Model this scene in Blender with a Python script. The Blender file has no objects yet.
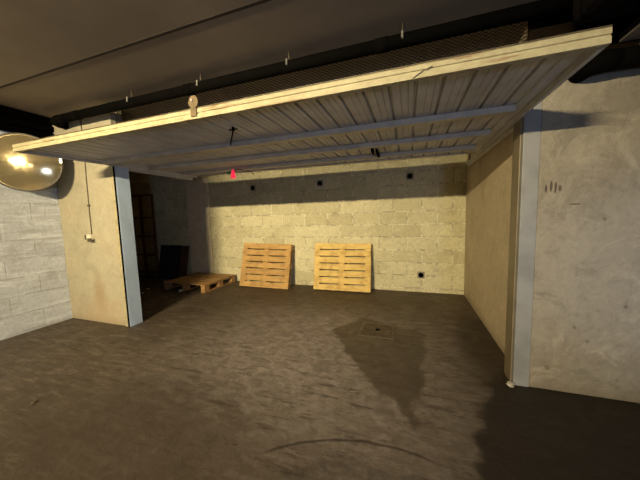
import bpy, bmesh, math, random
from mathutils import Vector, Matrix
random.seed(7)
C = bpy.context.scene.collection
PI = math.pi

# ------------------------------------------------------------------ node helpers
def new_mat(name):
    m = bpy.data.materials.new(name); m.use_nodes = True
    nt = m.node_tree
    for n in list(nt.nodes): nt.nodes.remove(n)
    out = nt.nodes.new('ShaderNodeOutputMaterial')
    b = nt.nodes.new('ShaderNodeBsdfPrincipled')
    nt.links.new(b.outputs[0], out.inputs[0])
    return m, nt, b

def setin(nt, sock, v):
    if isinstance(v, bpy.types.NodeSocket): nt.links.new(v, sock)
    elif isinstance(v, (tuple, list)) and len(v) == 3 and sock.type == 'RGBA': sock.default_value = (*v, 1)
    else: sock.default_value = v

def mth(nt, op, a, b=0.0, c=None, clamp=False):
    n = nt.nodes.new('ShaderNodeMath'); n.operation = op; n.use_clamp = clamp
    setin(nt, n.inputs[0], a); setin(nt, n.inputs[1], b)
    if c is not None: setin(nt, n.inputs[2], c)
    return n.outputs[0]

def mix(nt, fac, a, b, mode='MIX'):
    n = nt.nodes.new('ShaderNodeMix'); n.data_type = 'RGBA'; n.blend_type = mode
    setin(nt, n.inputs[0], fac); setin(nt, n.inputs[6], a); setin(nt, n.inputs[7], b)
    return n.outputs[2]

def coords(nt, scale=(1, 1, 1), loc=(0, 0, 0), rot=(0, 0, 0)):
    t = nt.nodes.new('ShaderNodeTexCoord'); mp = nt.nodes.new('ShaderNodeMapping')
    mp.inputs['Scale'].default_value = scale; mp.inputs['Location'].default_value = loc
    mp.inputs['Rotation'].default_value = rot
    nt.links.new(t.outputs['Object'], mp.inputs['Vector'])
    return mp.outputs[0]

def noise(nt, vec, scale, detail=5, rough=.55, dist=0.0):
    n = nt.nodes.new('ShaderNodeTexNoise'); nt.links.new(vec, n.inputs['Vector'])
    n.inputs['Scale'].default_value = scale; n.inputs['Detail'].default_value = detail
    n.inputs['Roughness'].default_value = rough; n.inputs['Distortion'].default_value = dist
    return n.outputs['Fac']

def ramp(nt, fac, lo, hi, a=0.0, b=1.0):
    n = nt.nodes.new('ShaderNodeMapRange'); n.interpolation_type = 'SMOOTHSTEP'
    setin(nt, n.inputs[0], fac)
    n.inputs[1].default_value = lo; n.inputs[2].default_value = hi
    n.inputs[3].default_value = a; n.inputs[4].default_value = b
    return n.outputs[0]

def bump(nt, b, h, strength=.3, dist=.02):
    n = nt.nodes.new('ShaderNodeBump'); n.inputs['Strength'].default_value = strength
    n.inputs['Distance'].default_value = dist
    setin(nt, n.inputs['Height'], h); nt.links.new(n.outputs[0], b.inputs['Normal'])

def sep(nt, vec):
    n = nt.nodes.new('ShaderNodeSeparateXYZ'); nt.links.new(vec, n.inputs[0]); return n.outputs

def simple(name, col, rough=.6, metal=0.0, var=.15, scale=12, bmp=.1, emit=None, estr=0, stretch=(1, 1, 1)):
    m, nt, b = new_mat(name)
    v = coords(nt, stretch)
    n = noise(nt, v, scale)
    c = mix(nt, ramp(nt, n, .3, .7), tuple(x*(1-var) for x in col), tuple(min(1, x*(1+var)) for x in col))
    setin(nt, b.inputs['Base Color'], c)
    b.inputs['Roughness'].default_value = rough; b.inputs['Metallic'].default_value = metal
    if max(col) < .012: b.inputs['Specular IOR Level'].default_value = .03
    if bmp: bump(nt, b, n, bmp, .005)
    if emit:
        b.inputs['Emission Color'].default_value = (*emit, 1); b.inputs['Emission Strength'].default_value = estr
    return m

def ell(nt, px, py, cx, cy, rx, ry, soft=.4, warp=None, amt=0.0):
    """soft elliptical mask in two coordinates"""
    dx = mth(nt, 'DIVIDE', mth(nt, 'SUBTRACT', px, cx), rx)
    dy = mth(nt, 'DIVIDE', mth(nt, 'SUBTRACT', py, cy), ry)
    d = mth(nt, 'SQRT', mth(nt, 'ADD', mth(nt, 'MULTIPLY', dx, dx), mth(nt, 'MULTIPLY', dy, dy)))
    if warp is not None: d = mth(nt, 'ADD', d, mth(nt, 'MULTIPLY', mth(nt, 'SUBTRACT', warp, .5), amt))
    return ramp(nt, d, 1-soft, 1+soft, 1, 0)

def poly(nt, px, py, pts, soft, warp, amt):
    """mask of a convex polygon (CCW), edge warped by noise"""
    cur = None
    for i in range(len(pts)):
        (x0, y0), (x1, y1) = pts[i], pts[(i+1) % len(pts)]
        L = math.hypot(x1-x0, y1-y0); nx, ny = -(y1-y0)/L, (x1-x0)/L
        d = mth(nt, 'ADD', mth(nt, 'MULTIPLY', px, nx), mth(nt, 'MULTIPLY_ADD', py, ny, -(nx*x0+ny*y0)))
        cur = d if cur is None else mth(nt, 'MINIMUM', cur, d)
    cur = mth(nt, 'ADD', cur, mth(nt, 'MULTIPLY', mth(nt, 'SUBTRACT', warp, .5), amt))
    return ramp(nt, cur, -soft, soft)

# ------------------------------------------------------------------ materials
def mat_block(name, axis, c1, c2, joint, dark=.35, zoff=0.064, xoff=0.0, w=.484, h=.228, dirt=(.25, .2, .13), dirtamt=.35, joint_size=.011, smear=False, mott=.5, crack=.7):
    m, nt, b = new_mat(name)
    o = sep(nt, coords(nt))
    comb = nt.nodes.new('ShaderNodeCombineXYZ')
    nwob = noise(nt, coords(nt), 4, 3)
    wob = mth(nt, 'MULTIPLY', mth(nt, 'SUBTRACT', nwob, .5), .02)
    setin(nt, comb.inputs[0], mth(nt, 'ADD', mth(nt, 'SUBTRACT', o[0 if axis == 'x' else 1], xoff), wob))
    setin(nt, comb.inputs[1], mth(nt, 'ADD', mth(nt, 'SUBTRACT', o[2], zoff), wob))
    br = nt.nodes.new('ShaderNodeTexBrick'); nt.links.new(comb.outputs[0], br.inputs['Vector'])
    br.inputs['Color1'].default_value = (*c1, 1); br.inputs['Color2'].default_value = (*c2, 1)
    br.inputs['Mortar'].default_value = (*joint, 1)
    br.inputs['Scale'].default_value = 1; br.inputs['Brick Width'].default_value = w
    br.inputs['Row Height'].default_value = h; br.inputs['Mortar Size'].default_value = joint_size
    br.inputs['Mortar Smooth'].default_value = .35
    n1 = noise(nt, coords(nt), 3.2, 8, .65)
    n2 = noise(nt, coords(nt), 26, 6, .7)
    n3 = noise(nt, coords(nt), 9, 4, .6, .8)
    c = mix(nt, ramp(nt, n2, .35, .7), br.outputs['Color'], mix(nt, mott, br.outputs['Color'], (c1[0]*dark*1.2, c1[1]*dark*1.1, c1[2]*dark), 'MIX'))
    c = mix(nt, mth(nt, 'MULTIPLY', ramp(nt, n1, .5, .72), dirtamt), c, dirt)
    # whitewash rubbed over blocks and joints
    c = mix(nt, ramp(nt, n3, .56, .70, 0, mott), c, tuple(min(1, x*1.2) for x in c1))
    if smear:
        sm = noise(nt, coords(nt, (1, 1.2, 9)), 1.6, 7, .7, .4)
        c = mix(nt, ramp(nt, sm, .50, .62, 0, .7), c, (.74, .78, .86))
        c = mix(nt, ramp(nt, sm, .34, .46, .5, 0), c, (.33, .33, .345))
    # broken dark cracks along joints
    dk = mth(nt, 'MULTIPLY', ramp(nt, br.outputs['Fac'], .75, 1), ramp(nt, n3, .44, .52, 1, 0))
    c = mix(nt, mth(nt, 'MULTIPLY', dk, crack), c, (joint[0]*.35, joint[1]*.32, joint[2]*.3))
    setin(nt, b.inputs['Base Color'], c); b.inputs['Roughness'].default_value = .9
    hgt = mth(nt, 'ADD', mth(nt, 'MULTIPLY', br.outputs['Fac'], -.6), mth(nt, 'ADD', mth(nt, 'MULTIPLY', n2, .45), mth(nt, 'MULTIPLY', n3, .5)))
    bump(nt, b, hgt, .8, .02)
    return m

def mat_plaster(name, col, dirt, dirtamt=.4, bmp=.5, extra=None, trowel=.25):
    m, nt, b = new_mat(name)
    v = coords(nt); o = sep(nt, v)
    n1 = noise(nt, v, 1.6, 8, .65); n2 = noise(nt, v, 18, 6, .7); n3 = noise(nt, v, 6, 7, .6, .5)
    c = mix(nt, ramp(nt, n2, .3, .75), col, tuple(x*.86 for x in col))
    c = mix(nt, mth(nt, 'MULTIPLY', ramp(nt, n1, .48, .75), dirtamt), c, dirt)
    tr = noise(nt, v, 3.2, 9, .72, .9)
    c = mix(nt, ramp(nt, tr, .40, .50, trowel, 0), c, tuple(x*.55 for x in col))
    c = mix(nt, ramp(nt, tr, .55, .66, 0, trowel), c, tuple(min(1, x*1.35) for x in col))
    # grime splashed along the foot of the wall
    foot = mth(nt, 'MULTIPLY', ramp(nt, mth(nt, 'ADD', o[2], mth(nt, 'MULTIPLY', n3, .12)), .03, .22, 1, 0), .45)
    c = mix(nt, foot, c, (dirt[0]*.6, dirt[1]*.55, dirt[2]*.5))
    if extra: c = extra(nt, o, c, n2)
    setin(nt, b.inputs['Base Color'], c); b.inputs['Roughness'].default_value = .75
    bump(nt, b, mth(nt, 'ADD', mth(nt, 'MULTIPLY', n3, 1.0), mth(nt, 'MULTIPLY', n2, .25)), bmp, .03)
    return m

def hand_marks(nt, o, c, n2):
    for (x, z, rx, rz) in ((.955, 1.548, .007, .028), (.985, 1.562, .008, .040), (1.012, 1.560, .007, .034), (1.038, 1.548, .009, .022), (1.01, 1.525, .006, .012), (1.13, 1.43, .03, .005)):
        c = mix(nt, mth(nt, 'MULTIPLY', ell(nt, o[0], o[2], x, z, rx, rz, .3, n2, .9), .85), c, (.06, .045, .035))
    for (x, z, r) in ((1.17, .52, .012), (1.30, 1.32, .012), (1.02, .18, .02), (1.25, .42, .010), (1.45, .7, .012)):
        c = mix(nt, mth(nt, 'MULTIPLY', ell(nt, o[0], o[2], x, z, r, r, .5, n2, .8), .6), c, (.13, .10, .08))
    return c

def left_smudge(nt, o, c, n2):
    c = mix(nt, mth(nt, 'MULTIPLY', ell(nt, o[0], o[2], -4.03, .42, .10, .22, .8, n2, 1.6), .5), c, (.30, .19, .09))
    c = mix(nt, mth(nt, 'MULTIPLY', ell(nt, o[0], o[2], -3.98, .16, .45, .18, .8, n2, 1.2), .35), c, (.42, .28, .16))
    return c

M = {}
M['block_back'] = mat_block('whitewashed_block', 'x', (.66, .62, .42), (.52, .48, .31), (.78, .74, .55), xoff=-.022, mott=.36, joint_size=.013)
M['block_left'] = mat_block('grey_white_block', 'y', (.60, .65, .74), (.54, .58, .66), (.54, .58, .65), dark=.62, smear=True, crack=.3, zoff=.02, w=.6, h=.235, dirt=(.30, .28, .27), dirtamt=.5, joint_size=.006)
M['cream'] = mat_plaster('cream_plaster', (.40, .365, .27), (.40, .30, .18), .5, .25, left_smudge)
M['white_plaster'] = mat_plaster('offwhite_plaster', (.36, .325, .265), (.21, .17, .12), .65, .8, hand_marks, .5)
M['side_plaster'] = mat_plaster('grimy_plaster', (.56, .47, .33), (.27, .20, .12), .6, .6)
M['pier'] = mat_plaster('pier_plaster', (.68, .60, .45), (.35, .29, .2), .4, .3)
M['dark_wall'] = mat_plaster('dim_wall', (.30, .25, .19), (.2, .16, .12), .5, .3)

def mat_ceiling():
    m, nt, b = new_mat('board_marked_concrete')
    v = coords(nt); n1 = noise(nt, v, .8, 6, .6); n2 = noise(nt, v, 2.5, 4, .6); n3 = noise(nt, v, 30, 3)
    c = mix(nt, ramp(nt, n1, .3, .7), (.29, .235, .18), (.22, .175, .135))
    c = mix(nt, ramp(nt, n2, .45, .7, 0, .25), c, (.25, .2, .16))
    sp = ramp(nt, n3, .74, .78)
    c = mix(nt, sp, c, (.05, .04, .03))
    setin(nt, b.inputs['Base Color'], c); b.inputs['Roughness'].default_value = .85
    bump(nt, b, n2, .15, .01)
    return m
M['ceiling'] = mat_ceiling()

def mat_floor():
    m, nt, b = new_mat('dirty_concrete_floor')
    v = coords(nt); o = sep(nt, v)
    big = noise(nt, v, .9, 6, .6, .6); mid = noise(nt, v, 3.5, 8, .65, 1.2); fine = noise(nt, v, 22, 6, .7)
    swirl = noise(nt, coords(nt, (1.5, 2.4, 1), rot=(0, 0, .5)), 5.5, 9, .72, .7)
    wpoly = noise(nt, v, 3, 6, .6)
    c = mix(nt, ramp(nt, big, .3, .7), (.062, .046, .034), (.100, .078, .060))
    c = mix(nt, ramp(nt, mid, .35, .75, 0, .7), c, (.10, .074, .052))
    c = mix(nt, ramp(nt, swirl, .52, .66, 0, .5), c, (.17, .14, .115))
    grit = noise(nt, v, 15, 9, .85, .2)
    c = mix(nt, ramp(nt, grit, .55, .68, 0, .45), c, (.21, .175, .15))
    c = mix(nt, ramp(nt, grit, .36, .46, .5, 0), c, (.04, .03, .022))
    c = mix(nt, ramp(nt, swirl, .34, .45, .5, 0), c, (.07, .05, .035))
    cool_sheen = ell(nt, o[0], o[1], -1.0, .1, 1.15, 1.2, .8, wpoly, 1.0)  # sheen of the cool light painted as a paler floor area
    c = mix(nt, mth(nt, 'MULTIPLY', cool_sheen, ramp(nt, swirl, .38, .62, .35, .8)), c, (.36, .315, .30))
    c = mix(nt, mth(nt, 'MULTIPLY', cool_sheen, ramp(nt, grit, .38, .5, .55, 0)), c, (.12, .10, .08))
    c = mix(nt, ramp(nt, fine, .55, .75, 0, .35), c, (.06, .045, .03))
    strk = noise(nt, coords(nt, (1.2, 7, 1), rot=(0, 0, .55)), 2.6, 8, .75, .3)
    c = mix(nt, ramp(nt, strk, .52, .62, 0, .5), c, (.20, .165, .135))
    c = mix(nt, ramp(nt, strk, .38, .46, .6, 0), c, (.035, .026, .018))
    # darker, dirtier strip towards the back of the box and by the right wall
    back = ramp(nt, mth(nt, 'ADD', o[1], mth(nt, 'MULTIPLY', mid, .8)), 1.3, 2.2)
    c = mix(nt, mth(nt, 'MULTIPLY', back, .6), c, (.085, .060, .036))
    # damp patches, plus a painted falloff at lower left
    s1 = poly(nt, o[0], o[1], [(.03, -.66), (.12, -.12), (.20, .8), (-.61, 1.05), (-.85, .6), (-.45, -.12)], .03, wpoly, .35)
    s2 = poly(nt, o[0], o[1], [(.44, -.25), (.40, -.9), (.5, -2.2), (4, -2.2), (4, 1.0), (1.0, 1.0), (.66, .05)], .04, wpoly, .3)
    s3 = ell(nt, o[0], o[1], .72, .75, .20, .75, .5, wpoly, 1.6)
    falloff_mask = ell(nt, o[0], o[1], -1.7, -1.5, 1.1, .8, .6, wpoly, 1.2)  # lens falloff darkening painted into the floor colour
    c = mix(nt, mth(nt, 'MULTIPLY', s1, .74), c, (.052, .036, .022))
    c = mix(nt, mth(nt, 'MULTIPLY', s2, .90), c, (.018, .013, .010))
    c = mix(nt, mth(nt, 'MULTIPLY', s3, .8), c, (.03, .02, .012))
    c = mix(nt, mth(nt, 'MULTIPLY', falloff_mask, .75), c, (.045, .032, .022))
    # curved scrape in front
    def circ(cx, cy, r, w0, w1, wob):
        dx = mth(nt, 'SUBTRACT', o[0], cx); dy = mth(nt, 'SUBTRACT', o[1], cy)
        rr_ = mth(nt, 'SQRT', mth(nt, 'ADD', mth(nt, 'MULTIPLY', dx, dx), mth(nt, 'MULTIPLY', dy, dy)))
        return ramp(nt, mth(nt, 'ABSOLUTE', mth(nt, 'SUBTRACT', mth(nt, 'ADD', rr_, mth(nt, 'MULTIPLY', mid, wob)), r)), w0, w1, 1, 0)
    ring = mth(nt, 'MULTIPLY', circ(-.1, -2.0, 1.15, .003, .016, .04), ell(nt, o[0], o[1], -.40, -.95, .55, .25, .15))
    ring2 = mth(nt, 'MULTIPLY', circ(-.1, -2.05, 1.12, .004, .05, .25), ell(nt, o[0], o[1], -.30, -1.0, .75, .3, .3))
    ring3 = mth(nt, 'MULTIPLY', circ(-1.37, -.06, .10, .004, .018, .05), ramp(nt, fine, .4, .6))
    ring = mth(nt, 'MAXIMUM', mth(nt, 'MAXIMUM', ring, mth(nt, 'MULTIPLY', ring2, .5)), mth(nt, 'MULTIPLY', ring3, .7))
    c = mix(nt, mth(nt, 'MULTIPLY', ring, .7), c, (.02, .015, .01))
    setin(nt, b.inputs['Base Color'], c)
    rg = ramp(nt, mid, .3, .7, .50, .75)
    rg = mth(nt, 'SUBTRACT', rg, mth(nt, 'MULTIPLY', s1, .12))
    setin(nt, b.inputs['Roughness'], rg)
    b.inputs['Specular IOR Level'].default_value = .35
    bump(nt, b, mth(nt, 'ADD', mth(nt, 'MULTIPLY', mid, 1.0), mth(nt, 'MULTIPLY', fine, .3)), .4, .02)
    return m
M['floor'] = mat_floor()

def mat_wood(name, col, dark, amt=.5):
    m, nt, b = new_mat(name)
    v = coords(nt, (2, 30, 30)); g = noise(nt, v, 1.6, 6, .6, .5); s = noise(nt, coords(nt), 7, 5, .6)
    info = nt.nodes.new('ShaderNodeObjectInfo')
    c = mix(nt, ramp(nt, g, .35, .7), col, tuple(x*.66 for x in col))
    c = mix(nt, mth(nt, 'MULTIPLY', ramp(nt, s, .45, .65), amt), c, dark)
    c = mix(nt, mth(nt, 'MULTIPLY', info.outputs['Random'], .28), c, dark)
    setin(nt, b.inputs['Base Color'], c); b.inputs['Roughness'].default_value = .8
    bump(nt, b, g, .3, .006)
    return m
M['wood_orange'] = mat_wood('weathered_orange_pine', (.60, .37, .13), (.26, .14, .05))
M['wood_pale'] = mat_wood('pale_yellow_pine', (.86, .63, .22), (.42, .25, .08), .6)
M['wood_old'] = mat_wood('old_brown_pine', (.42, .24, .09), (.16, .085, .035))
M['panel_metal'] = simple('grey_sheet_metal', (.47, .46, .46), .5, 0, .12, 6, .05)
M['bar_metal'] = simple('pale_grey_painted_bar', (.46, .41, .35), .5, 0, .12, 9, .05)
M['lip_metal'] = None
def mat_lip():
    m, nt, b = new_mat('chipped_cream_paint')
    v = coords(nt, (1, 6, 12)); n = noise(nt, v, 2.2, 7, .7); n2 = noise(nt, coords(nt), 14, 5, .7)
    c = mix(nt, ramp(nt, n2, .3, .7), (.43, .39, .25), (.32, .28, .17))
    c = mix(nt, ramp(nt, n, .56, .64, 0, .8), c, (.20, .11, .05))
    setin(nt, b.inputs['Base Color'], c); b.inputs['Roughness'].default_value = .55
    bump(nt, b, n, .2, .004)
    return m
M['lip_metal'] = mat_lip()
M['frame_white'] = simple('pale_blue_grey_steel_post', (.42, .54, .74), .5, 0, .12, 5, .1, stretch=(1, 1, .4))
M['post_grey'] = simple('grey_painted_steel', (.27, .275, .285), .5, 0, .15, 5, .1)
M['frame_shade'] = simple('beige_painted_steel', (.20, .165, .11), .5, 0, .12, 5, .1)
M['mesh'] = simple('rusty_dark_mesh', (.010, .007, .005), .9, 0, .3, 20, .1)
M['black'] = simple('matt_black_plastic', (.003, .0028, .0026), .9, 0, .2, 10, .05)
M['black_soft'] = simple('black_insulation', (.010, .008, .008), .9, 0, .3, 14, .3)
M['clip'] = simple('bright_zinc', (.75, .74, .70), .3, .8, .1, 20, .02)
M['brass'] = simple('tarnished_brass', (.13, .09, .045), .6, 0, .25, 20, .05)
M['duct'] = simple('galvanised_sheet', (.20, .18, .165), .5, .4, .2, 5, .05)
M['rust'] = simple('rusty_red_steel', (.10, .035, .025), .7, .2, .3, 14, .1)
M['dark_board'] = simple('dark_stained_board', (.012, .009, .007), .8, 0, .3, 6, .1)
M['red_board'] = simple('dark_red_board', (.075, .028, .020), .8, 0, .3, 6, .1)
M['red'] = simple('glowing_red_plastic', (.8, .03, .06), .4, 0, .05, 10, 0, (1, .03, .08), .9)
M['green'] = simple('green_plastic', (.03, .28, .10), .5, 0, .1, 10, 0)
M['cable'] = simple('grey_brown_cable', (.085, .065, .045), .6, 0, .2, 20, 0)
M['box_plastic'] = simple('ivory_plastic', (.68, .63, .50), .5, 0, .1, 20, .02)
M['grey_part'] = simple('dark_brown_plastic', (.07, .055, .035), .5, 0, .2, 20, .02)
M['stone'] = simple('pale_rubble', (.50, .46, .40), .9, 0, .2, 30, .3)
M['cover'] = simple('worn_iron_cover', (.085, .062, .040), .6, .1, .4, 12, .4)
M['cover_frame'] = simple('worn_cover_frame', (.13, .10, .07), .6, .1, .4, 25, .3)
M['hole'] = simple('black_hole_lining', (.008, .007, .006), .9, 0, .1, 10, 0)
M['collar'] = simple('grey_mortar_collar', (.24, .22, .17), .9, 0, .2, 30, .4)
M['rim'] = simple('dark_mirror_rim', (.03, .022, .018), .4, 0, .2, 10, 0)
M['lens'] = simple('lit_lamp_glass', (1, .9, .7), .3, 0, 0, 5, 0, (1, .8, .45), 12)
M['added_lens_cool'] = simple('added_cool_lamp_glass', (.9, .95, 1), .3, 0, 0, 5, 0, (.75, .85, 1), 6)
def mat_mirror():
    m, nt, b = new_mat('gold_reflection_mirror')
    n = noise(nt, coords(nt), 6, 6, .6)
    setin(nt, b.inputs['Base Color'], mix(nt, ramp(nt, n, .35, .75), (.80, .68, .42), (.60, .48, .27)))  # golden reflection of the lit surroundings painted into the base colour
    b.inputs['Metallic'].default_value = .85
    setin(nt, b.inputs['Roughness'], ramp(nt, n, .3, .8, .08, .2))
    bump(nt, b, noise(nt, coords(nt), 5, 2), .12, .02)
    return m
M['mirror'] = mat_mirror()

# ------------------------------------------------------------------ mesh helpers
def link_bm(name, bm, mat, parent=None, smooth=False, bevel=0.0):
    bmesh.ops.recalc_face_normals(bm, faces=bm.faces)
    me = bpy.data.meshes.new(name); bm.to_mesh(me); bm.free()
    me.materials.append(mat)
    if smooth:
        for p in me.polygons: p.use_smooth = True
    o = bpy.data.objects.new(name, me); C.objects.link(o)
    if parent is not None: o.parent = parent
    if bevel:
        md = o.modifiers.new('bevel', 'BEVEL'); md.width = bevel; md.segments = 2; md.limit_method = 'ANGLE'
    return o

def box(bm, x0, x1, y0, y1, z0, z1, mtx=None):
    vs = [bm.verts.new((x, y, z)) for x in (x0, x1) for y in (y0, y1) for z in (z0, z1)]
    for f in ((0, 1, 3, 2), (4, 6, 7, 5), (0, 4, 5, 1), (2, 3, 7, 6), (0, 2, 6, 4), (1, 5, 7, 3)):
        bm.faces.new([vs[i] for i in f])
    if mtx:
        for v in vs: v.co = mtx @ v.co
    return vs

def tube(bm, pts, r, seg=12, caps=True):
    pts = [Vector(p) for p in pts]; rings = []
    for i, p in enumerate(pts):
        t = (pts[min(i+1, len(pts)-1)] - pts[max(i-1, 0)]).normalized()
        a = Vector((0, 0, 1)) if abs(t.z) < .9 else Vector((1, 0, 0))
        u = t.cross(a).normalized(); w = t.cross(u).normalized()
        rr = r[i] if isinstance(r, (list, tuple)) else r
        rings.append([bm.verts.new(p + (u*math.cos(2*PI*k/seg) + w*math.sin(2*PI*k/seg))*rr) for k in range(seg)])
    for a, b in zip(rings, rings[1:]):
        for k in range(seg): bm.faces.new((a[k], a[(k+1) % seg], b[(k+1) % seg], b[k]))
    if caps:
        bm.faces.new(rings[0]); bm.faces.new(rings[-1][::-1])

def obox(name, x0, x1, y0, y1, z0, z1, mat, parent=None, bevel=0.0):
    bm = bmesh.new(); box(bm, x0, x1, y0, y1, z0, z1)
    return link_bm(name, bm, mat, parent, False, bevel)

def otube(name, pts, r, mat, parent=None, seg=12, smooth=True):
    bm = bmesh.new(); tube(bm, pts, r, seg); o = link_bm(name, bm, mat, parent, False)
    if smooth:
        for p in o.data.polygons: p.use_smooth = len(p.vertices) == 4
    return o

def thing(name, label, cat, loc=(0, 0, 0), rot=(0, 0, 0), group=None):
    o = bpy.data.objects.new(name, None); C.objects.link(o); o.location = loc; o.rotation_euler = rot
    o.empty_display_size = .1
    o['label'] = label; o['category'] = cat
    if group: o['group'] = group
    return o

def tag(o, label, cat, group=None):
    o['label'] = label; o['category'] = cat
    if group: o['group'] = group
    return o

def struct(o): o['kind'] = 'structure'; return o

# ------------------------------------------------------------------ key dimensions
D = 2.489            # back wall plane
CE = 2.83            # ceiling height
JL, JR = -3.49, .80  # door opening
XL = -4.69           # side wall of the aisle
XR = .89             # inner right wall
XI = -7.3            # far inner left wall
AX, AY = 7.0, -9.0   # aisle extent behind the viewer

# ------------------------------------------------------------------ shell
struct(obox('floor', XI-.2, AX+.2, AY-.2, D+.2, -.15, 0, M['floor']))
struct(obox('ceiling', XI-.2, AX+.2, AY-.2, D+.2, CE, CE+.2, M['ceiling']))
struct(obox('trim_1', XL+.001, AX-.001, -.71, -.685, CE-.002, CE, simple('dark_ceiling_joint', (.035, .025, .018), .9)))
struct(obox('shade_board', .80, 1.40, -.02, 0, 2.42, CE, M['mesh']))  # dark board added where pipes and duct shade the wall
struct(obox('wall_left', XL-.2, XL, AY, 0, 0, CE, M['block_left']))
struct(obox('wall_front_left', XI, JL-.005, 0, .15, 0, CE, M['cream'], bevel=.006))
struct(obox('wall_front_right', XR+.018, AX, 0, .15, 0, CE, M['white_plaster'], bevel=.006))
struct(obox('wall_right', XR, XR+.2, .15, D, 0, CE, M['side_plaster']))
struct(obox('wall_inner_left', XI-.2, XI, 0, D, 0, CE, M['dark_wall']))
struct(obox('wall_rear', XL-.2, AX, AY-.2, AY, 0, CE, M['dark_wall']))
struct(obox('wall_aisle_right', AX, AX+.2, AY, .15, 0, CE, M['dark_wall']))
struct(obox('wall_pier', -4.85, -4.25, D-.05, D, 0, CE, M['pier'], bevel=.008))

# back wall with square cut-outs for the pipe ends
HOLES = [(-3.103, 2.017), (-1.615, 2.017), (.023, 2.032), (.212, .307)]
hw = .06
xs = sorted({XI, XR+.2} | {h[0]+s*hw for h in HOLES for s in (-1, 1)})
zs = sorted({0, CE} | {round(h[1]+s*hw, 4) for h in HOLES for s in (-1, 1)})
bm = bmesh.new()
vc = {}
def gv(x, y, z):
    k = (round(x, 4), round(y, 4), round(z, 4))
    if k not in vc: vc[k] = bm.verts.new(k)
    return vc[k]
def is_hole(xm, zm): return any(abs(xm-h[0]) < hw and abs(zm-h[1]) < hw for h in HOLES)
solid = {}
for i in range(len(xs)-1):
    for j in range(len(zs)-1):
        solid[i, j] = not is_hole((xs[i]+xs[i+1])/2, (zs[j]+zs[j+1])/2)
for i in range(len(xs)-1):
    for j in range(len(zs)-1):
        x0, x1, z0, z1 = xs[i], xs[i+1], zs[j], zs[j+1]
        if solid[i, j]:
            bm.faces.new((gv(x0, D, z0), gv(x1, D, z0), gv(x1, D, z1), gv(x0, D, z1)))
            bm.faces.new((gv(x0, D+.2, z0), gv(x0, D+.2, z1), gv(x1, D+.2, z1), gv(x1, D+.2, z0)))
        for (di, dj, a, b_) in ((-1, 0, (x0, z0), (x0, z1)), (1, 0, (x1, z0), (x1, z1)), (0, -1, (x0, z0), (x1, z0)), (0, 1, (x0, z1), (x1, z1))):
            nb = solid.get((i+di, j+dj), False)
            if solid[i, j] and not nb:
                bm.faces.new((gv(a[0], D, a[1]), gv(b_[0], D, b_[1]), gv(b_[0], D+.2, b_[1]), gv(a[0], D+.2, a[1])))
struct(link_bm('wall_back', bm, M['block_back']))

hl = ['round black pipe end high on back wall, leftmost of the three in the shaded band',
      'round black pipe end high on back wall, middle of the three in shade',
      'round black pipe end high on back wall, nearest the right corner in the shaded band',
      'round black pipe end low on the lit back wall right of the pale pallet']
for (hx, hz), lb in zip(HOLES, hl):
    t = thing('pipe_end', lb, 'pipe', (hx, D, hz), group='pipe ends set in the back wall')
    bm = bmesh.new(); N = 32; ro = .042; e = .059
    def sq(a):
        c_, s_ = math.cos(a), math.sin(a); k = e/max(abs(c_), abs(s_)); return (c_*k, s_*k)
    fo = [bm.verts.new((sq(2*PI*k/N)[0], -.006, sq(2*PI*k/N)[1])) for k in range(N)]
    fi = [bm.verts.new((ro*math.cos(2*PI*k/N), -.006, ro*math.sin(2*PI*k/N))) for k in range(N)]
    bo = [bm.verts.new((v.co.x, .03, v.co.z)) for v in fo]; bi = [bm.verts.new((v.co.x, .03, v.co.z)) for v in fi]
    for k in range(N):
        q = (k+1) % N
        bm.faces.new((fo[k], fo[q], fi[q], fi[k])); bm.faces.new((bo[k], bi[k], bi[q], bo[q]))
        bm.faces.new((fo[k], bo[k], bo[q], fo[q])); bm.faces.new((fi[k], fi[q], bi[q], bi[k]))
    link_bm('collar', bm, M['collar'], t)
    bm = bmesh.new()
    r0 = [bm.verts.new((.042*math.cos(2*PI*k/24), -.016, .042*math.sin(2*PI*k/24))) for k in range(24)]
    r1 = [bm.verts.new((.036*math.cos(2*PI*k/24), -.016, .036*math.sin(2*PI*k/24))) for k in range(24)]
    r2 = [bm.verts.new((.036*math.cos(2*PI*k/24), .17, .036*math.sin(2*PI*k/24))) for k in range(24)]
    r3 = [bm.verts.new((.042*math.cos(2*PI*k/24), .17, .042*math.sin(2*PI*k/24))) for k in range(24)]
    for k in range(24):
        q = (k+1) % 24
        bm.faces.new((r0[k], r0[q], r1[q], r1[k])); bm.faces.new((r1[k], r1[q], r2[q], r2[k])); bm.faces.new((r0[k], r3[k], r3[q], r0[q]))
    bm.faces.new(r2); bm.faces.new(r3)
    link_bm('liner', bm, M['hole'], t)

# ------------------------------------------------------------------ door frame
fr = thing('door_frame', 'pale steel garage door frame with dark mesh panel above the opening', 'door frame', (JL, .07, 0))
def rel(p, o): return (p[0]-o[0], p[1]-o[1], p[2]-o[2])
def fbox(name, x0, x1, y0, y1, z0, z1, mat, par=fr, org=(JL, .07, 0), bevel=.004):
    return obox(name, x0-org[0], x1-org[0], y0-org[1], y1-org[1], z0-org[2], z1-org[2], mat, par, bevel)
HR0, HR1 = 2.165, 2.335
# left post: narrow front strip, dark seal, wide reveal
o_ = fbox('post', JL-.004, JL+.002, -.008, .165, 0, HR0, M['frame_white']); o_['label'] = 'pale left steel post'
fbox('seal', JL-.024, JL-.0045, -.020, -.001, 0, HR0, M['black'])
fbox('front_flange', JL-.085, JL-.025, -.012, -.001, 0, HR0, M['lip_metal'])
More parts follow.
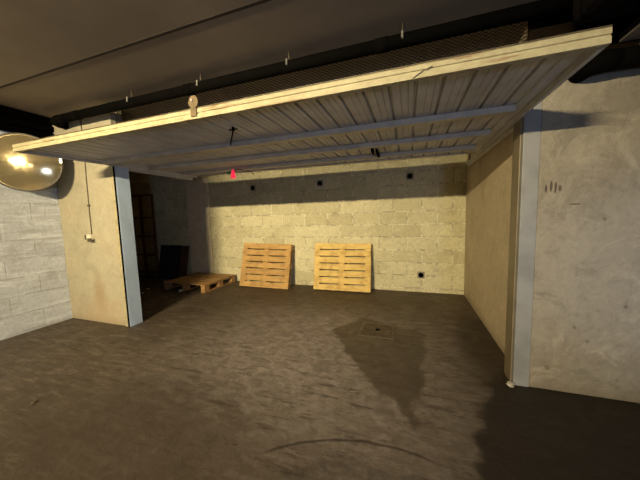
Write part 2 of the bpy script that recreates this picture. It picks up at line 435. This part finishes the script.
# right post: broad face and reveal
fbox('post', JR, XR+.016, -.008, .165, .0, HR0, M['post_grey'])
fbox('post_strip', JR-.012, JR-.0005, .02, .165, .0, HR0, M['frame_shade'])
fbox('head_rail', JL-.05, XR+.4, .02, .10, HR0, HR1, M['frame_shade'])
# expanded metal above the head rail
bm = bmesh.new()
x0, x1, z0, z1 = JL-.05, 1.30, HR1, CE-.004
dx_, dz_, wv = .046, .026, .0038
nx, nz = int((x1-x0)/dx_), int((z1-z0)/dz_)
for i in range(nx+1):
    for j in range(nz+1):
        for s in (-1, 1):
            xa = x0+i*dx_; za = z0+j*dz_
            xb, zb = xa+dx_/2, za+s*dz_/2
            for (p, q) in (((xa, za), (xb, zb)), ((xb, zb), (xa+dx_, za))):
                if max(p[0], q[0]) > x1 or not (z0 <= min(p[1], q[1]) and max(p[1], q[1]) <= z1): continue
                vs = [bm.verts.new((p[0], .058, p[1]-wv)), bm.verts.new((q[0], .058, q[1]-wv)),
                      bm.verts.new((q[0], .064, q[1]+wv)), bm.verts.new((p[0], .064, p[1]+wv))]
                bm.faces.new(vs)
for v in bm.verts: v.co -= Vector((JL, .07, 0))
link_bm('mesh_panel', bm, M['mesh'], fr)
fbox('mesh_edge', JL-.06, JL-.03, .05, .075, HR1, CE-.003, M['mesh'])

# walls above the head rail, left of the mesh, are the front-left wall itself

# ------------------------------------------------------------------ up and over door leaf
LX0, LX1, LY0, LY1 = -3.485, .786, -.905, 1.33
def lz(x, y):
    """height of the leaf's lowest line: nearly level, a touch higher at the rear left"""
    u = (x-LX0)/(LX1-LX0); v = (y-LY0)/(LY1-LY0)
    return 2.070*(1-v) + (2.110*(1-u)+2.075*u)*v
DO = ((LX0+LX1)/2, 0, 2.08)
dr = thing('garage_door', 'ribbed grey up-and-over garage door leaf swung open overhead with a chipped cream front edge', 'garage door', DO)
def leaf(name, bm, mat, parent=dr, bevel=0, smooth=False):
    for v in bm.verts:
        x, y, z = v.co
        v.co = Vector((x-DO[0], y-DO[1], z+lz(x, y)-DO[2]))
    return link_bm(name, bm, mat, parent, smooth, bevel)
# front edge profile extruded in X  (y,z)
def extrude_x(bm, prof, xa, xb, n=12):
    rings = [[bm.verts.new((xa+(xb-xa)*i/n, y, z)) for y, z in prof] for i in range(n+1)]
    for a, b in zip(rings, rings[1:]):
        for k in range(len(prof)): bm.faces.new((a[k], a[(k+1) % len(prof)], b[(k+1) % len(prof)], b[k]))
    bm.faces.new(rings[0]); bm.faces.new(rings[-1][::-1])
bm = bmesh.new()
extrude_x(bm, [(LY0, 0), (LY0, .027), (LY0+.007, .030), (LY0+.007, .036), (LY0, .039), (LY0, .060), (LY0+.004, .066), (LY0+.035, .066), (LY0+.035, .055), (LY0+.03, 0)], LX0, LX1)
leaf('front_edge', bm, M['lip_metal'])
bm = bmesh.new(); extrude_x(bm, [(LY0+.001, .0665), (LY0+.001, .072), (LY0+.035, .072), (LY0+.035, .0665)], LX0, LX1); leaf('rubber_seal', bm, M['grey_part'])
# ribbed skin
bm = bmesh.new()
prof = []; pitch = .1435; x = LX0+.09; zb, zt = .040, .058
while x < LX1-.09-.001:
    prof += [(x, zb), (x+pitch*.30, zb), (x+pitch*.32, zb+.004), (x+pitch*.35, zb+.004), (x+pitch*.37, zb), (x+pitch*.60, zb), (x+pitch*.62, zb+.004), (x+pitch*.65, zb+.004), (x+pitch*.67, zb), (x+pitch*.84, zb), (x+pitch*.88, zt), (x+pitch*.96, zt)]
    x += pitch
prof.append((min(x, LX1-.03), zb))
NY = 14
rows = []
for k in range(NY+1):
    y = LY0+.03+(LY1-LY0-.05)*k/NY
    rows.append([bm.verts.new((px, y, pz)) for px, pz in prof])
for a, b in zip(rows, rows[1:]):
    for i in range(len(prof)-1): bm.faces.new((a[i], a[i+1], b[i+1], b[i]))
ob = leaf('ribbed_panel', bm, M['panel_metal'])
md = ob.modifiers.new('thick', 'SOLIDIFY'); md.thickness = .0015; md.offset = 1
# side channels
for xa, xb in ((LX0, LX0+.10), (LX1-.10, LX1)):
    bm = bmesh.new(); n = 10
    out = 0 if xa == LX0 else 1
    prof2 = [(xa, .0), (xa, .066), (xb, .066), (xb, .032), (xa+.022 if not out else xb-.022, .032), (xa+.022 if not out else xb-.022, .0)] if not out else \
            [(xb, .0), (xb, .066), (xa, .066), (xa, .032), (xb-.022, .032), (xb-.022, .0)]
    rings = [[bm.verts.new((px, LY0+.036+(LY1-LY0-.036)*i/n, pz)) for px, pz in prof2] for i in range(n+1)]
    for a, b in zip(rings, rings[1:]):
        for k in range(6): bm.faces.new((a[k], a[(k+1) % 6], b[(k+1) % 6], b[k]))
    bm.faces.new(rings[0]); bm.faces.new(rings[-1][::-1])
    leaf('side_channel', bm, M['panel_metal'])
# cross bars
for by in (-.19, .38, .93):
    bm = bmesh.new(); extrude_x(bm, [(by-.01, -.004), (by-.01, .0385), (by+.065, .0385), (by+.065, .0)], LX0+.10, LX1-.10)
    leaf('cross_bar', bm, M['bar_metal'])
bm = bmesh.new(); extrude_x(bm, [(LY1-.03, .022), (LY1-.03, .0385), (LY1+.005, .066), (LY1+.005, .022)], LX0, LX1); leaf('rear_rail', bm, M['bar_metal'])
# bolts of the locking rod, hanging chain, latch
bm = bmesh.new(); tube(bm, [(-1.31, -.56, .020), (-1.61, -.20, .018)], .006, 8)
tube(bm, [(-1.31, -.56, .038), (-1.31, -.56, .012)], .012, 10); tube(bm, [(-1.35, -.56, .022), (-1.27, -.56, .022)], .005, 8)
leaf('locking_rod', bm, M['black'])
bm = bmesh.new(); box(bm, -.345, -.325, .60, .92, -.012, .03); box(bm, -.385, -.365, .56, .70, -.018, .038)
leaf('rod_guide', bm, M['black'], bevel=.003)
bm = bmesh.new()
tube(bm, [(-1.355, LY0-.012, .105), (-1.355, LY0+.012, .105)], .040, 28)
box(bm, -1.385, -1.335, LY0-.010, LY0-.001, .012, .072)
lt = leaf('latch_plate', bm, M['brass'], bevel=.002)
bm = bmesh.new(); tube(bm, [(-1.36, LY0-.022, .112), (-1.36, LY0-.012, .112)], .010, 14)
lk = leaf('lock_button', bm, M['clip'], parent=lt)
bm = bmesh.new(); tube(bm, [(.02, LY0-.004, .002), (.07, LY0-.004, .03), (.11, LY0-.004, .042)], .0025, 6); leaf('scratch_wire', bm, M['grey_part'])
# guide tracks (fixed) on each side of the leaf
for xa, lb in ((LX1+.012, 'horizontal steel door track along the right wall above the box floor'), (LX0-.062, 'horizontal steel door track at the left end of the open door leaf')):
    t = thing('door_track', lb, 'track', (xa, .17, 2.06), group='overhead door tracks')
    tl = 1.85 if xa > 0 else 1.1
    obox('rail', 0, .045, 0, tl, 0, .05, M['panel_metal'], t, .003)
    obox('hanger', .012, .032, tl-.11, tl-.07, .05, CE-2.06, M['duct'], t)
    obox('hanger', .012, .032, .40, .44, .05, CE-2.06, M['duct'], t)

# ------------------------------------------------------------------ red pilot lamp and cord under the leaf
t = thing('signal_lamp', 'small glowing red signal lamp with green cap hanging under the open door', 'lamp', (-2.335, .80, 2.078))
bm = bmesh.new(); tube(bm, [(0, 0, -.002), (0, 0, -.02), (0, 0, -.05), (0, 0, -.115), (0, 0, -.122)], [.012, .018, .026, .036, .020], 18); link_bm('red_lens', bm, M['red'], t, True)
bm = bmesh.new(); tube(bm, [(-.075, -.02, -.055), (-.03, 0, -.035)], [.022, .018], 14); link_bm('green_cap', bm, M['green'], t, True)
pts = []
for k in range(17):
    s = k/16; pts.append((.06+.30*s-.04, .02*s, -.018+.018*math.sin(s*PI)-.075*s*s+.012*math.sin(s*9)))
otube('cord', [(0, 0, -.008)]+pts, .0045, M['black'], t, 8)

# ------------------------------------------------------------------ pallets
def pallet(label, mat, W=1.05, L=.87, H=.125, jitter=.003, rnd=1):
    rr = random.Random(rnd)
    t = thing('wooden_pallet', label, 'pallet', group='wooden pallets in the garage box')
    n = 7; bw = (L-.0)/n-.019; th = .02
    ys = [i*(L-bw)/(n-1) for i in range(n)]
    for y in ys:
        a = rr.uniform(-jitter, jitter); m4 = Matrix.Rotation(rr.uniform(-.004, .004), 4, 'Z')
        bm = bmesh.new(); box(bm, a, W+a, y, y+bw, H-th, H-rr.uniform(0, .002)); link_bm('deck_board', bm, mat, t, False, .002)
    for x in (0, W/2-.05, W-.10):
        obox('stringer_board', x, x+.10, 0, L, H-2*th, H-th-.0005, mat, t, .002)
        obox('bottom_board', x, x+.10, 0, L, 0, th, mat, t, .002)
        for y in (0, L/2-.06, L-.12):
            obox('block', x+.003, x+.097, y+.002, y+.118, th+.0005, H-2*th-.0005, mat, t, .002)
    return t
def place(t, mtx): t.matrix_world = mtx
# leaning ones: deck (local +Z) faces the viewer, local +Y up the slope
def lean(t, x0, y0, tilt, yaw, roll=0.0, H=.125):
    # lower front edge at (x0, y0, 0); deck normal faces -Y
    ex = Vector((math.cos(yaw), math.sin(yaw), 0)); f = Vector((-math.sin(yaw), math.cos(yaw), 0))
    ey = f*math.sin(tilt)+Vector((0, 0, math.cos(tilt))); ez = ex.cross(ey)
    if ez.y > 0: ez = -ez
    R = Matrix((ex, ey, ez)).transposed()
    Rr = Matrix.Rotation(roll, 3, 'Z'); R = R @ Rr
    org = Vector((x0, y0, 0)) - ez*H
    zmin = org.z
    mw = R.to_4x4(); mw.translation = org + Vector((0, 0, .001-min(0, zmin)))
    t.matrix_world = mw
p1 = pallet('weathered orange-brown wooden pallet leaning on the back wall beside the flat pallet', M['wood_orange'], W=1.055, L=.875, rnd=3)
lean(p1, -3.245, 2.03, math.radians(14.5), math.radians(3.2), math.radians(-1.4))
p2 = pallet('pale yellow wooden pallet leaning on the back wall, nearer the right corner', M['wood_pale'], W=1.058, L=.865, rnd=9)
lean(p2, -1.69, 2.15, math.radians(11.5), math.radians(1.2))
p3 = pallet('old brown wooden pallet lying flat on the floor by the grey pier', M['wood_old'], W=1.06, L=.89, H=.16, rnd=5)
p3.matrix_world = Matrix.Translation((-4.70, 1.55, .001)) @ Matrix.Rotation(math.radians(-2), 4, 'Z')

# ------------------------------------------------------------------ convex mirror
mc = Vector((-4.435, -.415, 2.145)); nrm = Vector((.75, -.66, -.04)).normalized()
rot = nrm.to_track_quat('Z', 'Y').to_euler()
t = thing('convex_mirror', 'round convex traffic mirror with golden reflections mounted in the left corner', 'mirror', mc, rot)
Rm = .335; bm = bmesh.new(); rings = []
NS = 64
for k in range(0, 17):
    a = k/16; r = Rm*a; z = .055*(1-a*a)
    if k == 0: rings.append([bm.verts.new((0, 0, z))])
    else: rings.append([bm.verts.new((r*math.cos(2*PI*q/NS), r*math.sin(2*PI*q/NS), z)) for q in range(NS)])
for q in range(NS): bm.faces.new((rings[0][0], rings[1][q], rings[1][(q+1) % NS]))
for a, b in zip(rings[1:], rings[2:]):
    for q in range(NS): bm.faces.new((a[q], b[q], b[(q+1) % NS], a[(q+1) % NS]))
link_bm('mirror_face', bm, M['mirror'], t, True)
bm = bmesh.new(); prof = [(Rm-.004, .012), (Rm+.012, .008), (Rm+.014, -.018), (Rm, -.022), (Rm-.012, -.012)]
rr = [[bm.verts.new((a*math.cos(2*PI*q/NS), a*math.sin(2*PI*q/NS), z)) for a, z in prof] for q in range(NS)]
for q in range(NS):
    for k in range(5): bm.faces.new((rr[q][k], rr[q][(k+1) % 5], rr[(q+1) % NS][(k+1) % 5], rr[(q+1) % NS][k]))
link_bm('rim', bm, M['rim'], t, True)
bm = bmesh.new(); tube(bm, [(0, 0, -.012), (0, 0, -.04)], [.325, .20], 40); link_bm('back_shell', bm, M['rim'], t)
otube('wall_arm', [(0, 0, -.04), (0, 0, -.16)], .018, M['duct'], t)
inv = Matrix.LocRotScale(mc, rot, None).inverted()
e = inv @ Vector((-4.215, -.165, 2.19))
bm = bmesh.new(); tube(bm, [e+Vector((0, 0, -.02)), e+Vector((0, 0, .03))], .010, 10); box(bm, e.x-.012, e.x+.012, e.y-.03, e.y+.03, -.03, .016)
link_bm('rim_clip', bm, M['clip'], t)

# ------------------------------------------------------------------ pipes overhead
PY, PZ, PR = -.15, 2.705, .048
t = thing('drain_pipe', 'long black drain pipe hung under the ceiling in front of the door opening', 'pipe', (-4.0, PY, PZ))
otube('pipe_run', [(-.10, 0, 0), (5.2, 0, 0)], PR, M['black'], t, 24)
otube('elbow', [(-.10, 0, 0), (-.22, .0, -.005), (-.30, .03, -.01), (-.33, .07, -.01), (-.335, .148, -.01)], [PR, PR+.008, PR+.010, PR+.008, PR+.004], M['black'], t, 24)
for cx in (-.2, 1.55, 3.45):
    otube('coupling', [(cx+.3, 0, 0), (cx+.40, 0, 0)], PR+.004, M['black'], t, 24)
for hx in (-2.904, -1.952, -.992, -.047):
    h = otube('hanger_rod', [(hx+4.0, 0, PR), (hx+4.0, 0, CE-PZ)], .005, M['grey_part'], t, 8)
    bm = bmesh.new(); tube(bm, [(hx+4.0, -PR-.010, -.012), (hx+4.0, -PR-.002, .036)], .0085, 8); link_bm('zinc_clip', bm, M['clip'], h)
t = thing('drain_pipe', 'short black pipe with rounded elbow at upper right below the grey tray', 'pipe', (1.13, -.14, 2.316))
otube('pipe_run', [(.06, 0, 0), (3.2, 0, 0)], .056, M['black'], t, 24)
otube('elbow', [(.10, 0, 0), (.045, .0, 0), (-.0, .012, 0), (-.02, .04, 0), (-.028, .08, 0), (-.03, .138, 0)], [.058, .062, .064, .064, .062, .060], M['black'], t, 24)
t = thing('cable_tray', 'grey sheet metal tray running overhead at the upper right edge', 'tray', (1.19, -.215, 2.378))
obox('tray_bottom', 0, 1.0, -3.6, 0, 0, .012, M['duct'], t)
obox('tray_side', 0, .012, -3.6, 0, .012, .05, M['black'], t)
obox('tray_side', .988, 1.0, -3.6, 0, .012, .05, M['black'], t)
obox('tray_end', 0.012, .988, -.012, 0, .012, .05, M['duct'], t)
for y in (-.5, -2.0):
    otube('hanger_rod', [(.5, y, .012), (.5, y, .098)], .006, M['grey_part'], t, 8)
# insulated duct above tray
t = thing('insulated_duct', 'bulky black insulated duct under the ceiling at the upper right', 'duct', (1.36, -.50, 2.66))
bm = bmesh.new(); box(bm, -.44, .9, -2.6, .25, -.175, .165); link_bm('duct_body', bm, M['black_soft'], t, False, .05)
for y in (-1.8, -.9, .1):
    obox('strap', -.443, .903, y, y+.03, -.178, .168, M['black'], t, .052)
for lb, zz in (('topmost of three black conduits along the top of the left wall', 2.778), ('middle of three black conduits along the top of the left wall', 2.678), ('lowest of three black conduits on the left wall, just above the mirror', 2.578)):
    o_ = otube('conduit', [(XL+.052, -6.0, zz), (XL+.052, -.006, zz)], .0496, M['black'], None, 16)
    tag(o_, lb, 'conduit', 'conduits on the left wall')

# ------------------------------------------------------------------ switch box and its cable
t = thing('junction_box', 'small ivory junction box with a dark plug on the cream wall panel', 'junction box', (-4.06, 0, 1.19))
obox('box_body', -.045, .035, -.045, 0, -.03, .045, M['box_plastic'], t, .004)
obox('side_plug', -.085, -.047, -.045, -.005, -.025, .04, M['grey_part'], t, .004)
obox('socket_face', -.02, .065, -.055, -.046, -.055, -.005, M['grey_part'], t, .004)
o_ = otube('cable', [(-4.055, -.006, 1.236), (-4.055, -.006, 1.5), (-4.045, -.006, 1.95), (-4.03, -.006, 2.3), (-4.03, -.006, CE-.002)], .006, M['cable'], None, 8)
tag(o_, 'thin dark cable running down the cream wall to the junction box', 'cable')
bm = bmesh.new(); box(bm, -.02, .02, -.016, 0, -.012, .012)
o_ = link_bm('cable_clip', bm, M['grey_part']); o_.location = (-4.051, 0, 1.62); tag(o_, 'small dark clip holding the thin cable on the cream wall', 'clip')

# ------------------------------------------------------------------ steel cage frame in the dark recess
t = thing('steel_rack', 'rusty dark steel grid frame standing against the wall in the dark recess', 'rack', (-6.44, 2.29, 0))
Wc, Hc = .70, 2.02
obox('upright', 0, .035, 0, .035, 0, Hc, M['rust'], t, .003)
obox('upright', Wc*.38, Wc*.38+.06, 0, .035, 0, Hc, M['rust'], t, .003)
obox('upright', Wc-.035, Wc, 0, .035, 0, Hc, M['rust'], t, .003)
for z in (.12, .55, 1.0, 1.45, Hc-.03):
    obox('crossbar', .036, Wc*.38-.001, .005, .030, z, z+.032, M['rust'], t, .003)
    obox('crossbar', Wc*.38+.061, Wc-.036, .005, .030, z, z+.032, M['rust'], t, .003)
# dark boards leaning by the pier
def board(label, x, w, h, mat, y0, tilt):
    o_ = obox('leaning_board', 0, w, 0, .03, 0, h, mat, None, .003)
    o_.matrix_world = Matrix.Translation((x, y0, .007)) @ Matrix.Rotation(-tilt, 4, 'X')
    tag(o_, label, 'board', 'dark boards leaning in the recess')
board('wide near-black board leaning on the recess wall behind the flat pallet', -5.73, .63, .80, M['dark_board'], 2.26, .2)
board('dark red-brown board leaning next to the pier behind the flat pallet', -5.08, .20, .785, M['red_board'], 2.26, .2)

# ------------------------------------------------------------------ manhole cover
t = thing('manhole_cover', 'square worn metal inspection cover set in the damp floor patch', 'cover', (-.35, .735, 0))
s = .20; bm = bmesh.new()
for (a, b, c_, d) in ((-s, s, -s, -s+.028), (-s, s, s-.028, s), (-s, -s+.028, -s+.028, s-.028), (s-.028, s, -s+.028, s-.028)):
    box(bm, a, b, c_, d, .0, .006)
link_bm('cover_frame', bm, M['cover_frame'], t, False, .002)
bm = bmesh.new(); box(bm, -s+.03, s-.03, -s+.03, s-.03, .0, .004); link_bm('cover_plate', bm, M['cover'], t, False, .001)
otube('lifting_eye', [(0, 0, .0042), (0, 0, .0065)], .028, M['black'], t, 16)

# ------------------------------------------------------------------ rubble
def stone(label, loc, r, sd, flat=.6):
    rr = random.Random(sd); bm = bmesh.new(); bmesh.ops.create_icosphere(bm, subdivisions=2, radius=r)
    for v in bm.verts: v.co *= rr.uniform(.75, 1.2); v.co.z *= flat
    zm = min(v.co.z for v in bm.verts)
    for v in bm.verts: v.co.z -= zm
    o_ = link_bm('rubble_piece', bm, M['cover'] if 'dark pebble' in label else M['stone']); o_.location = loc; o_.rotation_euler.z = rr.uniform(0, 6)
    tag(o_, label, 'rubble', 'bits of rubble on the floor')
stone('pale rubble lump on the floor in front of the flat pallet', (-4.19, 1.47, 0), .040, 1)
stone('tiny pale rubble chip on the dark floor left of the flat pallet', (-5.02, 1.45, 0), .022, 2)
stone('small pale rubble chip on the dark floor just right of the left door post', (-4.86, 1.20, 0), .018, 3)
stone('crumbled white rubble at the foot of the right door post', (.775, -.03, 0), .028, 5)
stone('flat dark pebble alone on the open floor at lower left', (-2.78, -1.27, 0), .018, 8, .4)

# ------------------------------------------------------------------ lamps
Lp = Vector((-1.78, -5.87, 2.68))
target = Vector((-2.7, 2.4, 1.45))
def aim(o, a, b): o.rotation_euler = (b-a).to_track_quat('-Z', 'Y').to_euler()
def fixture(name, label, pos, tgt, lens_mat, w=.30, h=.16, floor_stand=False):
    d = (tgt-pos).normalized(); q = d.to_track_quat('-Z', 'Y').to_euler()
    t = thing(name, label, 'lamp', pos-d*.05, q)
    obox('housing', -w/2, w/2, -h/2, h/2, .0, .09, M['grey_part'], t, .008)
    obox('lens', -w/2+.015, w/2-.015, -h/2+.015, h/2-.015, -.006, -.0005, lens_mat, t)
    inv = Matrix.LocRotScale(pos-d*.05, q, None).inverted()
    end = Vector((pos.x-d.x*.05, pos.y-d.y*.05-.05, 0.0 if floor_stand else CE-.001))
    otube('support', [Vector((0, 0, .09)), inv @ end], .014, M['grey_part'], t, 10)
    if not floor_stand: otube('ceiling_plate', [inv @ (end-Vector((0, 0, .014))), inv @ end], .07, M['grey_part'], t, 20)
    return t
fixture('batten_lamp', 'long warm batten lamp hung from the aisle ceiling', Lp, target, M['lens'], 1.3, .14)
def spot(name, pos, tgt, W, col, size, blend, rad):
    l = bpy.data.lights.new(name, 'SPOT'); l.energy = W; l.color = col; l.spot_size = math.radians(size); l.spot_blend = blend; l.shadow_soft_size = rad
    o = bpy.data.objects.new(name, l); C.objects.link(o); o.location = pos; aim(o, pos, tgt); return o
l = bpy.data.lights.new('warm_tube', 'AREA'); l.shape = 'RECTANGLE'; l.size = 1.2; l.size_y = .05; l.energy = 215; l.color = (1, .81, .46); l.spread = math.radians(92)
o = bpy.data.objects.new('warm_tube', l); C.objects.link(o); o.location = Lp; aim(o, Lp, target)
Kp = Vector((1.2, -4.2, 1.2)); kt = Vector((-2.0, 0, 1.25))
fixture('added_cool_lamp', 'unseen cool lamp on a stand, added for the bluish light, nearer the middle of the aisle', Kp, kt, M['added_lens_cool'], .26, .2, True)
spot('cool_spot', Kp, kt, 135, (.55, .70, 1), 115, 1.0, .10)  # unseen lamp added to supply the bluish light
Kq = Vector((1.75, -4.2, 1.2)); kr = Vector((1.75, 0, .98))
fixture('added_cool_lamp', 'second unseen cool lamp on a stand, added for the bluish wall patch, nearer the right wall', Kq, kr, M['added_lens_cool'], .2, .16, True)
spot('cool_spot', Kq, kr, 150, (.55, .70, 1), 29, 1.0, .06)  # second unseen lamp, added for the bluish patch on the right wall
l = bpy.data.lights.new('aisle_fill', 'POINT'); l.energy = 28; l.color = (1, .80, .55); l.shadow_soft_size = .25  # unseen fill added for ambient light and the mirror's surroundings
o = bpy.data.objects.new('aisle_fill', l); C.objects.link(o); o.location = (1.0, -7.0, 2.2)

w = bpy.data.worlds.new('world'); bpy.context.scene.world = w; w.use_nodes = True
w.node_tree.nodes['Background'].inputs[0].default_value = (0, 0, 0, 1)

# ------------------------------------------------------------------ camera
f, yaw, pit, rol = 262.28, -.3265, .0929, -.0286
fw = Vector((math.sin(yaw)*math.cos(pit), math.cos(yaw)*math.cos(pit), -math.sin(pit)))
r = fw.cross(Vector((0, 0, 1))).normalized(); u = r.cross(fw)
r2 = math.cos(rol)*r+math.sin(rol)*u; u2 = -math.sin(rol)*r+math.cos(rol)*u
cd = bpy.data.cameras.new('camera'); cd.sensor_width = 36; cd.lens = f/640*36; cd.clip_start = .02
cam = bpy.data.objects.new('camera', cd); C.objects.link(cam)
mw = Matrix((r2, u2, -fw)).transposed().to_4x4(); mw.translation = Vector((0, -2.3759, 1.4))
cam.matrix_world = mw
sc = bpy.context.scene; sc.camera = cam
sc.view_settings.view_transform = 'Standard'; sc.view_settings.look = 'None'
sc.view_settings.gamma = 1; sc.view_settings.use_curve_mapping = False
sc.view_settings.exposure = 0
